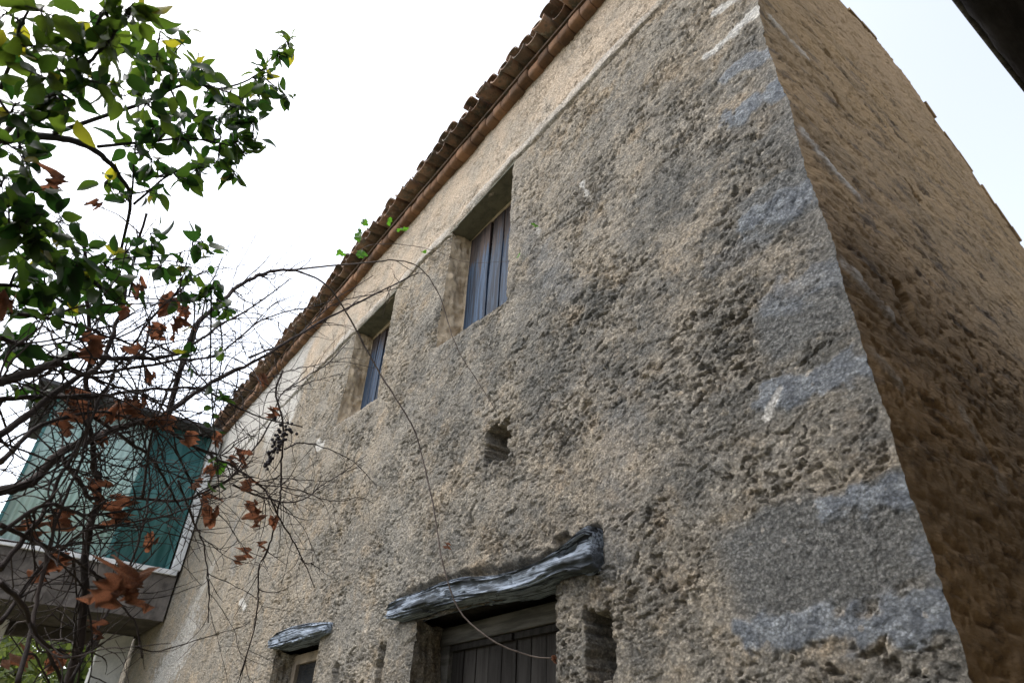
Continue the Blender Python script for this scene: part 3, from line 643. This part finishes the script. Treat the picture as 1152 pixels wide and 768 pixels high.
CL = [(10, 15, 1.75, 22, 4), (45, 12, 1.7, 22, 5), (25, 48, 1.75, 18, 4), (42, 52, 1.75, 14, 3), (110, 25, 1.75, 30, 8), (145, 18, 1.75, 24, 7), (120, 60, 1.8, 30, 8), (160, 20, 1.8, 16, 4), (85, 62, 1.75, 24, 6), (100, 90, 1.75, 32, 10), (45, 85, 1.75, 22, 5),
      (60, 110, 1.8, 26, 8), (130, 105, 1.85, 22, 6), (15, 120, 1.8, 22, 6), (40, 130, 1.85, 24, 7), (150, 60, 2.0, 20, 5), (178, 48, 2.1, 18, 5), (200, 55, 2.15, 16, 4), (175, 80, 2.15, 24, 7), (200, 85, 2.2, 22, 6), (225, 80, 2.3, 18, 5), (235, 100, 2.4, 20, 6),
      (165, 115, 2.2, 24, 7), (195, 125, 2.3, 24, 7), (175, 145, 2.3, 26, 8), (205, 150, 2.35, 22, 7), (225, 135, 2.4, 20, 6), (250, 130, 2.45, 20, 7), (270, 120, 2.5, 20, 7), (285, 140, 2.55, 14, 5), (265, 160, 2.5, 18, 7), (275, 172, 2.5, 14, 4), (245, 180, 2.5, 14, 4), (262, 192, 2.5, 14, 4),
      (290, 105, 2.6, 16, 5), (298, 78, 2.65, 12, 5), (312, 62, 2.7, 10, 4), (325, 48, 2.75, 8, 4), (316, 103, 2.65, 13, 6), (145, 165, 2.3, 18, 4), (170, 180, 2.35, 20, 5), (190, 195, 2.4, 16, 4), (222, 190, 2.45, 18, 5), (205, 200, 2.4, 14, 3), (120, 205, 2.3, 16, 4), (165, 215, 2.35, 18, 4), (140, 225, 2.4, 14, 3),
      (12, 165, 1.9, 26, 8), (30, 185, 1.9, 22, 5), (5, 200, 1.9, 22, 6), (35, 215, 1.95, 18, 4), (10, 240, 1.85, 24, 7), (40, 245, 1.85, 26, 7), (65, 250, 1.9, 20, 5), (20, 275, 1.9, 30, 9), (55, 285, 1.95, 32, 10), (85, 290, 2.0, 28, 8), (30, 310, 2.0, 30, 9), (70, 320, 2.05, 30, 9), (100, 310, 2.1, 26, 8), (120, 300, 2.2, 22, 7), (110, 340, 2.2, 26, 7), (60, 350, 2.1, 26, 6), (15, 345, 2.0, 26, 7),
      (145, 285, 2.3, 18, 5), (170, 268, 2.4, 16, 5), (180, 300, 2.45, 16, 5), (225, 272, 2.55, 12, 3), (235, 283, 2.6, 10, 2), (212, 300, 2.55, 14, 4), (200, 325, 2.5, 16, 4), (228, 330, 2.6, 14, 4), (245, 345, 2.6, 14, 3), (240, 320, 2.6, 12, 3), (150, 315, 2.35, 18, 5), (215, 398, 2.6, 10, 3), (75, 405, 2.2, 18, 4), (8, 385, 2.1, 24, 6), (5, 430, 2.2, 18, 4), (40, 440, 2.3, 14, 3), (245, 530, 2.8, 8, 2), (240, 460, 2.8, 8, 3), (30, 380, 2.2, 20, 4)]
lv = Leaves()
for (cx, cy, cd, cr, cn) in CL:
    c0 = WD((cx, cy), cd); j = np.argmin(np.linalg.norm(cpts_all - c0, axis=1)); b0 = cpts_all[j]
    mid = .5 * (b0 + c0) + RNG.normal(0, .02, 3); tw = spline(np.array([b0, mid, c0, c0 + (c0 - mid) * .35]), 5); q.tube(tw, np.linspace(.0035, .0015, len(tw)), 5)
    R_ = cr / FPX * cd * 1.05
    for i in range(int(cn * (2.2 if cx < 225 else 3.1) + .5)):
        t = RNG.uniform(.35, 1); k = tw[int(t * (len(tw) - 1))]
        o = RNG.normal(0, 1, 3); o /= np.linalg.norm(o); p = k + o * R_ * RNG.uniform(.05, .75)
        q.tube(np.array([k, .5 * (k + p) + RNG.normal(0, .004, 3), p]), [.0014, .0012, .001], 4, False)
        d_ = o + np.array([0, 0, -.45]) + RNG.normal(0, .35, 3)
        yel_lit = .92 + .08 * RNG.random() if RNG.random() < (.07 if cy < 110 and cx < 200 else .02) else np.clip(RNG.uniform(0, .8) * (1.0 if cy < 120 else .6) + (.3 if cy < 60 else 0), 0, .85)  # rare yellow leaves; upper ones lighter, light on the crown put into tone
        sz = RNG.uniform(.040, .070) * (.85 if cx > 285 else 1)
        lv.add(p, d_, sz, sz * RNG.uniform(.46, .66), RNG.uniform(0, 6.28), yel_lit, RNG.uniform(.05, .4), RNG.uniform(.1, .5))
q.build('trunk', CBARK, citrus); lv.build('foliage', LEAF, citrus)
# --- grapevine
vine = empty('grapevine', (-2.3, -.1, 0), 'bare tangled grapevine with withered brown leaves, trailing canes across the wall', 'vine')
def PY(l): return np.array([WY((a, b), c) for a, b, c in l])
def chain(lst):      # (px, py, 'd' distance) or negative value = depth Y behind the picture
    return np.array([WD((a, b), c) if c > 0 else WY((a, b), -c) for a, b, c in lst])
q = MB(); canes = []; pale = MB()
VC = [([(60, 840, 2.5), (77, 768, 2.5), (90, 713, 2.5), (96, 653, 2.5), (102, 598, 2.55), (113, 551, 2.6), (107, 525, 2.6), (102, 440, 2.6), (105, 400, 2.6), (98, 308, 2.6), (94, 262, 2.6)], .015, .005),
      ([(-40, 565, 2.2), (0, 553, 2.3), (34, 545, 2.4), (68, 513, 2.5), (128, 491, 2.7), (179, 474, 2.9), (237, 430, 3.2), (278, 409, 3.5), (359, 362, 4.0), (428, 328, 4.6), (470, 307, 5.0)], .016, .004),
      ([(-20, 432, 1.9), (0, 425, 1.95), (50, 405, 2.1), (80, 393, 2.2), (140, 400, 2.5), (193, 399, 2.8), (237, 372, 3.1), (281, 348, 3.4), (325, 315, 3.8)], .013, .003),
      ([(-20, 500, 2.0), (0, 489, 2.0), (68, 430, 2.2), (112, 399, 2.35), (135, 340, 2.5), (150, 280, 2.6), (165, 240, 2.6)], .010, .004),
      ([(-20, 450, 2.2), (0, 447, 2.2), (102, 443, 2.5), (170, 435, 2.8), (230, 440, 3.1), (290, 470, 3.4), (340, 480, 3.7)], .008, .003),
      ([(68, 513, 2.5), (98, 547, 2.5), (110, 560, 2.55)], .008, .006), ([(102, 466, 2.6), (162, 513, 2.8), (185, 545, 2.9), (205, 575, 3.0)], .007, .003),
      ([(150, 560, 2.9), (200, 562, 3.1), (231, 549, 3.2), (252, 534, 3.3), (262, 523, 3.35), (300, 470, 3.5), (309, 442, 3.6), (340, 420, 3.8), (373, 400, 4.0), (392, 384, 4.1)], .006, .002),
      ([(150, 460, 2.8), (200, 490, 3.0), (247, 516, 3.2), (288, 542, 3.4), (299, 562, 3.4), (322, 601, 3.5), (338, 628, 3.5), (354, 661, 3.5)], .007, .002), ([(338, 628, 3.5), (348, 636, 3.55), (360, 643, 3.6)], .003, .0015),
      ([(262, 545, 3.3), (288, 556, 3.35), (330, 563, 3.5), (369, 542, 3.8), (413, 511, 4.2)], .005, .002), ([(288, 542, 3.4), (332, 537, 3.6), (377, 542, 3.9)], .003, .0015), ([(288, 545, 3.4), (335, 550, 3.6), (375, 560, 3.8), (405, 557, 4.0), (420, 566, 4.1)], .003, .0015),
      ([(320, 505, 3.5), (336, 500, 3.6), (365, 504, 3.8), (394, 517, 4.0), (423, 546, 4.2)], .004, .0015), ([(318, 417, 3.7), (311, 442, 3.6), (320, 483, 3.55), (319, 525, 3.5), (322, 562, 3.5), (314, 599, 3.5), (301, 635, 3.5), (299, 669, 3.5), (292, 700, 3.5), (270, 760, 3.5)], .0055, .003),
      ([(319, 440, 3.6), (352, 427, 3.9), (386, 419, 4.2)], .003, .0015), ([(300, 425, 3.6), (321, 419, 3.7), (373, 410, 4.1), (421, 414, 4.6)], .003, .0015), ([(200, 540, 3.0), (219, 586, 3.1), (229, 612, 3.1), (234, 656, 3.1), (234, 700, 3.1)], .004, .002),
      ([(186, 474, 2.95), (217, 375, 3.1), (250, 341, 3.3), (281, 318, 3.5), (308, 306, 3.7), (333, 304, 3.9)], .011, .0075), ([(0, 640, 2.1), (30, 600, 2.2), (60, 560, 2.3), (98, 505, 2.4), (130, 440, 2.5), (165, 380, 2.6), (215, 320, 2.8), (245, 300, 3.0)], .007, .002),
      ([(0, 700, 2.2), (50, 640, 2.4), (104, 605, 2.5), (180, 590, 2.8), (250, 560, 3.1)], .006, .002), ([(0, 655, 2.0), (40, 690, 2.1), (70, 768, 2.2)], .006, .004), ([(0, 590, 2.1), (60, 620, 2.3), (98, 640, 2.5), (150, 700, 2.6), (160, 740, 2.6)], .006, .002), ([(0, 520, 2.1), (50, 480, 2.3), (130, 470, 2.6), (190, 500, 2.9), (225, 560, 3.1)], .007, .002), ([(0, 600, 2.1), (50, 568, 2.2), (100, 575, 2.5), (170, 560, 2.7), (210, 520, 2.9)], .006, .002), ([(78, 768, 2.4), (120, 690, 2.6), (150, 610, 2.7), (160, 540, 2.8), (150, 450, 2.8), (170, 350, 2.7)], .005, .002),
      ([(20, 768, 2.0), (40, 680, 2.2), (50, 590, 2.3), (90, 510, 2.4), (100, 450, 2.5)], .006, .003), ([(280, 402, 3.5), (333, 378, 4.0), (375, 342, 4.4), (428, 328, 4.9), (460, 322, 5.2)], .005, .002), ([(104, 420, 2.6), (180, 410, 2.8), (250, 400, 3.1), (300, 360, 3.5), (370, 340, 4.1), (420, 310, 4.6)], .006, .002),
      ([(0, 380, 2.0), (60, 400, 2.2), (130, 430, 2.5), (200, 460, 2.9), (250, 500, 3.2)], .006, .002), ([(0, 350, 2.0), (90, 365, 2.3), (160, 390, 2.6), (220, 430, 3.0), (260, 470, 3.2)], .006, .002), ([(160, 560, 2.8), (175, 470, 2.8), (215, 400, 3.0), (235, 330, 3.1), (250, 290, 3.2)], .005, .002)]
for l, r0, r1 in VC:
    p = spline(chain(l), 9); p += (np.cumsum(RNG.normal(0, .004, p.shape), 0)) * np.sin(np.linspace(0, 3.14, len(p)))[:, None] * .8
    r = np.linspace(r0, r1, len(p)) * (1 + .18 * (np.arange(len(p)) % 6 == 0)); q.tube(p, r, 7); canes.append((p, r))
# long shoots hanging over the wall, close to it
HC = [([(325, 304, 3.9), (333, 304, 3.95), (364, 318, 4.1), (389, 350, 4.2), (417, 402, 4.2), (438, 434, 4.15), (470, 483, 4.05), (482, 520, 3.95), (497, 585, 3.75), (505, 640, 3.6), (525, 690, 3.5), (560, 722, 3.4), (600, 738, 3.35), (622, 740, 3.32)], .006, .003),
      ([(326, 304, 3.9), (380, 298, 4.4), (421, 295, 4.7), (445, 293, 4.8), (470, 300, 4.9), (491, 328, 4.8), (508, 381, 4.6), (526, 413, 4.5), (551, 451, 4.35), (565, 476, 4.25)], .006, .002),
      ([(400, 285, 4.6), (420, 274, 4.8), (456, 276, 4.95), (491, 284, 5.0), (523, 296, 5.0), (575, 294, 4.9)], .0028, .0012), ([(445, 293, 4.8), (470, 307, 4.8), (490, 300, 4.9)], .003, .0015), ([(389, 350, 4.2), (405, 335, 4.4), (430, 322, 4.7)], .003, .0015)]
for l, r0, r1 in HC:
    p = spline(chain(l), 9); p += np.cumsum(RNG.normal(0, .002, p.shape), 0) * np.sin(np.linspace(0, 3.14, len(p)))[:, None]
    r = np.linspace(r0, r1, len(p)) * (1 + .35 * (np.arange(len(p)) % 11 == 0)); pale.tube(p, r, 7)
# thin side twigs
def twig(p0, d, L, r, depth):
    n = max(5, int(L / .022)); p = [p0]; d = d / np.linalg.norm(d); curl = RNG.normal(0, .075, 3)
    for i in range(n):
        d = d + curl + RNG.normal(0, .10, 3) + np.array([0, 0, -.008]); d /= np.linalg.norm(d); p.append(p[-1] + d * L / n)
    p = np.array(p); p = p[p[:, 1] < 1.95]
    if len(p) < 4: return
    rr = np.linspace(r, .0008, len(p)) * (1 + .3 * (np.arange(len(p)) % 4 == 0)); q.tube(p, rr, 5, False)
    if depth:
        for k in range(RNG.integers(1, 4)):
            i = RNG.integers(1, len(p) - 1); dd = p[i] - p[i - 1]; dd /= np.linalg.norm(dd)
            twig(p[i], dd * .6 + RNG.normal(0, .6, 3), L * RNG.uniform(.3, .65), r * .6, depth - 1)
for ci, (p, r) in enumerate(canes):
    L = np.sum(np.linalg.norm(np.diff(p, axis=0), axis=1)); nt_ = int(L * 15)
    for k in range(nt_):
        i = RNG.integers(3, len(p) - 2); dd = p[i + 1] - p[i]; dd /= np.linalg.norm(dd)
        far = np.linalg.norm(p[i] - EYE)
        twig(p[i], dd * .7 + RNG.normal(0, .6, 3), RNG.uniform(.12, .5) * (1 if far < 3.4 else .6), min(r[i] * .55, .0032), 1 if far < 3.4 else 0)
# young upright shoots against the sky
for l in ([(262, 330, 3.0), (268, 300, 3.0), (290, 255, 3.0), (318, 205, 3.0), (330, 168, 3.0)], [(280, 330, 3.2), (310, 300, 3.2), (345, 262, 3.2), (372, 226, 3.2)], [(235, 330, 2.9), (240, 290, 2.9), (262, 240, 2.9)], [(265, 400, 3.1), (268, 330, 3.1), (275, 290, 3.1)], [(205, 330, 2.8), (215, 260, 2.8), (205, 200, 2.8)], [(330, 390, 3.6), (335, 340, 3.6), (350, 290, 3.6)]):
    p = spline(chain(l), 8); p += np.cumsum(RNG.normal(0, .0025, p.shape), 0); pale.tube(p, np.linspace(.0018, .0007, len(p)), 5, False)
q.build('cane', BARK, vine); pale.build('cane', CANE, vine)
# leaves with five lobes
def vleaf_mesh(name, mat, crumple, seed):
    prof = [(0, .0), (.12, -.18), (.34, -.20), (.42, -.02), (.56, .16), (.47, .30), (.46, .56), (.30, .60), (.16, .80), (0, .98)]
    out = prof + [(-x, y) for x, y in prof[-2:0:-1]]
    P = []
    for i in range(len(out)):
        a, b = np.array(out[i]), np.array(out[(i + 1) % len(out)])
        for t in (0, .5): P.append(a * (1 - t) + b * t)
    P = np.array(P); c = np.array([0, .22]); rings = [1, .72, .45, .2]; V = []
    rn = np.random.default_rng(seed); ax = rn.normal(0, 1, 4)
    for s in rings: V += [(c + (p - c) * s) for p in P]
    V.append(c); V = np.array(V)
    x, y = V[:, 0], V[:, 1]
    z = crumple * (.30 * fbm(x * 2.2 + ax[0], y * 2.2, seed, 3) + .25 * x * x * ax[1] + .15 * np.abs(x) * (1 + .5 * ax[2]) - .35 * (y - .3) ** 2 * (.6 + .4 * ax[3]))
    if crumple > 1: x = x * .72; V[:, 0] = x
    n = len(P); F = [(r * n + j, r * n + (j + 1) % n, (r + 1) * n + (j + 1) % n, (r + 1) * n + j) for r in range(3) for j in range(n)] + [(3 * n + j, 3 * n + (j + 1) % n, 4 * n) for j in range(n)]
    o = mesh_np(name, np.stack([V[:, 0], V[:, 1], z], -1), F, mat, None, attrs=dict(tone=np.full(len(V), rn.random() * .8)))
    me = o.data; bpy.data.objects.remove(o); return me
drym = [vleaf_mesh('withered_leaf', DRY, 2.6, 700 + i) for i in range(6)]; grm = [vleaf_mesh('green_leaf', VLEAF, .7, 720 + i) for i in range(3)]
def put_leaf(me, name, pos, size, hang=True):
    o = bpy.data.objects.new(name, me); COL.objects.link(o)
    d = np.array([0, 0, -1.]) + RNG.normal(0, .45, 3) if hang else RNG.normal(0, 1, 3)
    d, s, n = frame(d, RNG.uniform(0, 6.28))
    o.matrix_world = Matrix([[s[i] * size, d[i] * size, n[i] * size, float(pos[i])] for i in range(3)] + [[0, 0, 0, 1]])
    o.parent = vine; o.matrix_parent_inverse = vine.matrix_world.inverted(); return o
DL = [(82, 455, 2.5, .07), (140, 455, 2.7, .06), (116, 495, 2.6, .05), (77, 577, 2.4, .065), (38, 587, 2.3, .06), (113, 543, 2.55, .07), (137, 562, 2.6, .085), (173, 607, 2.8, .055), (58, 626, 2.4, .06), (52, 642, 2.4, .05), (241, 524, 3.2, .075), (237, 557, 3.2, .075), (239, 574, 3.2, .09), (275, 508, 3.3, .075), (280, 540, 3.3, .06), (286, 566, 3.4, .06), (289, 578, 3.4, .08), (308, 582, 3.4, .06), (275, 619, 3.3, .07), (295, 610, 3.3, .04), (111, 700, 2.5, .05), (70, 738, 2.4, .06),
      (175, 470, 2.8, .06), (213, 487, 3.0, .06), (3, 335, 1.9, .07), (108, 378, 2.2, .085), (195, 335, 2.6, .09), (159, 323, 2.5, .06), (208, 362, 2.7, .08), (183, 368, 2.7, .06), (154, 390, 2.5, .05), (75, 468, 2.4, .06), (149, 455, 2.6, .07), (308, 460, 3.5, .06), (295, 425, 3.4, .06), (61, 194, 2.0, .065), (108, 228, 2.2, .035), (622, 738, 3.3, .035), (504, 612, 3.66, .035), (88, 440, 2.5, .07), (127, 470, 2.6, .06), (160, 452, 2.7, .06), (188, 468, 2.8, .06), (245, 490, 3.1, .06), (222, 540, 3.05, .05), (170, 420, 2.7, .05), (140, 345, 2.4, .05), (205, 345, 2.7, .06), (262, 515, 3.3, .05), (65, 735, 2.3, .05), (30, 735, 2.2, .05), (128, 580, 2.6, .05),
      (140, 640, 1.4, .072), (150, 652, 1.42, .066), (136, 656, 1.38, .05)]
for a, b, d, s in DL: put_leaf(drym[RNG.integers(6)], 'withered_leaf', WD((a, b), d), s)
for a, b, d, s in [(404, 268, 4.6, .09), (455, 258, 4.9, .09), (403, 285, 4.6, .07), (438, 247, 4.8, .06), (386, 284, 4.4, .06), (408, 249, 4.6, .05), (603, 254, 4.7, .055), (583, 288, 4.85, .045), (243, 528, 3.2, .055), (476, 284, 4.95, .04)]:
    put_leaf(grm[RNG.integers(3)], 'green_leaf', WD((a, b), d), s, False)
GR = Mat('shrivelled grape', .6, .3); GR.col((.018, .014, .018)); GR.bump(GR.noise(120, 3), .004, 1.)
qg = MB(); base = WD((316, 497), 3.5); stem = spline(np.array([WD((320, 485), 3.52), base, WD((305, 512), 3.5), WD((299, 530), 3.5)]), 6); qg.tube(stem, .0018, 5)
for k in range(60):
    t = RNG.random() ** 1.4; c = stem[int(t * (len(stem) - 1))] + RNG.normal(0, .020 * (1.2 - t), 3); r = RNG.uniform(.007, .011); n, kk = 5, 7
    qg.add([(c[0] + r * math.sin(math.pi * i / n) * math.cos(6.2832 * j / kk), c[1] + r * math.sin(math.pi * i / n) * math.sin(6.2832 * j / kk), c[2] + r * math.cos(math.pi * i / n)) for i in range(n + 1) for j in range(kk)],
           [(i * kk + j, (i + 1) * kk + j, (i + 1) * kk + (j + 1) % kk, i * kk + (j + 1) % kk) for i in range(n) for j in range(kk)])
qg.build('grape_cluster', GR.m, vine)
# --- bushes beyond the balcony
BUSH = mat_leaf('olive bush leaf', (.11, .14, .06), (.19, .22, .08), (.27, .27, .11), .35, .7)
BT = mat_simple('bush stem', (.09, .07, .05), (.14, .11, .08), 8)
def bush(x, y, h, w, seed, label):
    t = empty('bush', (x, y, 0), label, 'bush', 'bushes beyond the balcony'); rn = np.random.default_rng(seed); s = MB(); n = 4200
    cl = [(rn.normal(0, w * .33), rn.normal(0, w * .33), rn.uniform(.12, .95) * h) for _ in range(26)]
    for c in cl: s.tube(spline(np.array([(x, y, 0), (x + c[0] * .4, y + c[1] * .4, c[2] * .5), (x + c[0], y + c[1], c[2])]), 5), np.linspace(.05, .01, 11), 5)
    s.build('trunk', BT, t)
    ids = rn.integers(0, len(cl), n); C = np.array(cl)[ids] + rn.normal(0, 1, (n, 3)) * np.array([.34, .34, .26]) * w * .38 + np.array([x, y, 0]); C[:, 2] = np.maximum(C[:, 2], .1)
    L = rn.uniform(.12, .24, n); d = rn.normal(0, 1, (n, 3)); d /= np.linalg.norm(d, axis=1)[:, None]; u = np.cross(d, rn.normal(0, 1, (n, 3))); u /= np.linalg.norm(u, axis=1)[:, None]
    V = np.stack([C - d * L[:, None], C + u * L[:, None] * .35, C + d * L[:, None], C - u * L[:, None] * .35], 1).reshape(-1, 3)
    tone = np.repeat(np.clip(rn.random(len(cl))[ids] + rn.normal(0, .1, n), 0, 1), 4)
    mesh_np('foliage', V, np.arange(4 * n).reshape(n, 4), BUSH, t, False, attrs=dict(tone=tone))
for i, (x, y, h, w, lb) in enumerate([(-21, -1.6, 5.2, 3.6, 'olive bush seen under the balcony, leftmost at the frame edge'), (-23, .5, 6.0, 4.0, 'bush seen under the balcony, the middle one between the white posts'), (-22, 2.8, 5.4, 3.4, 'bush seen under the balcony, nearest the wide white post')]): bush(x, y, h, w, 900 + i, lb)
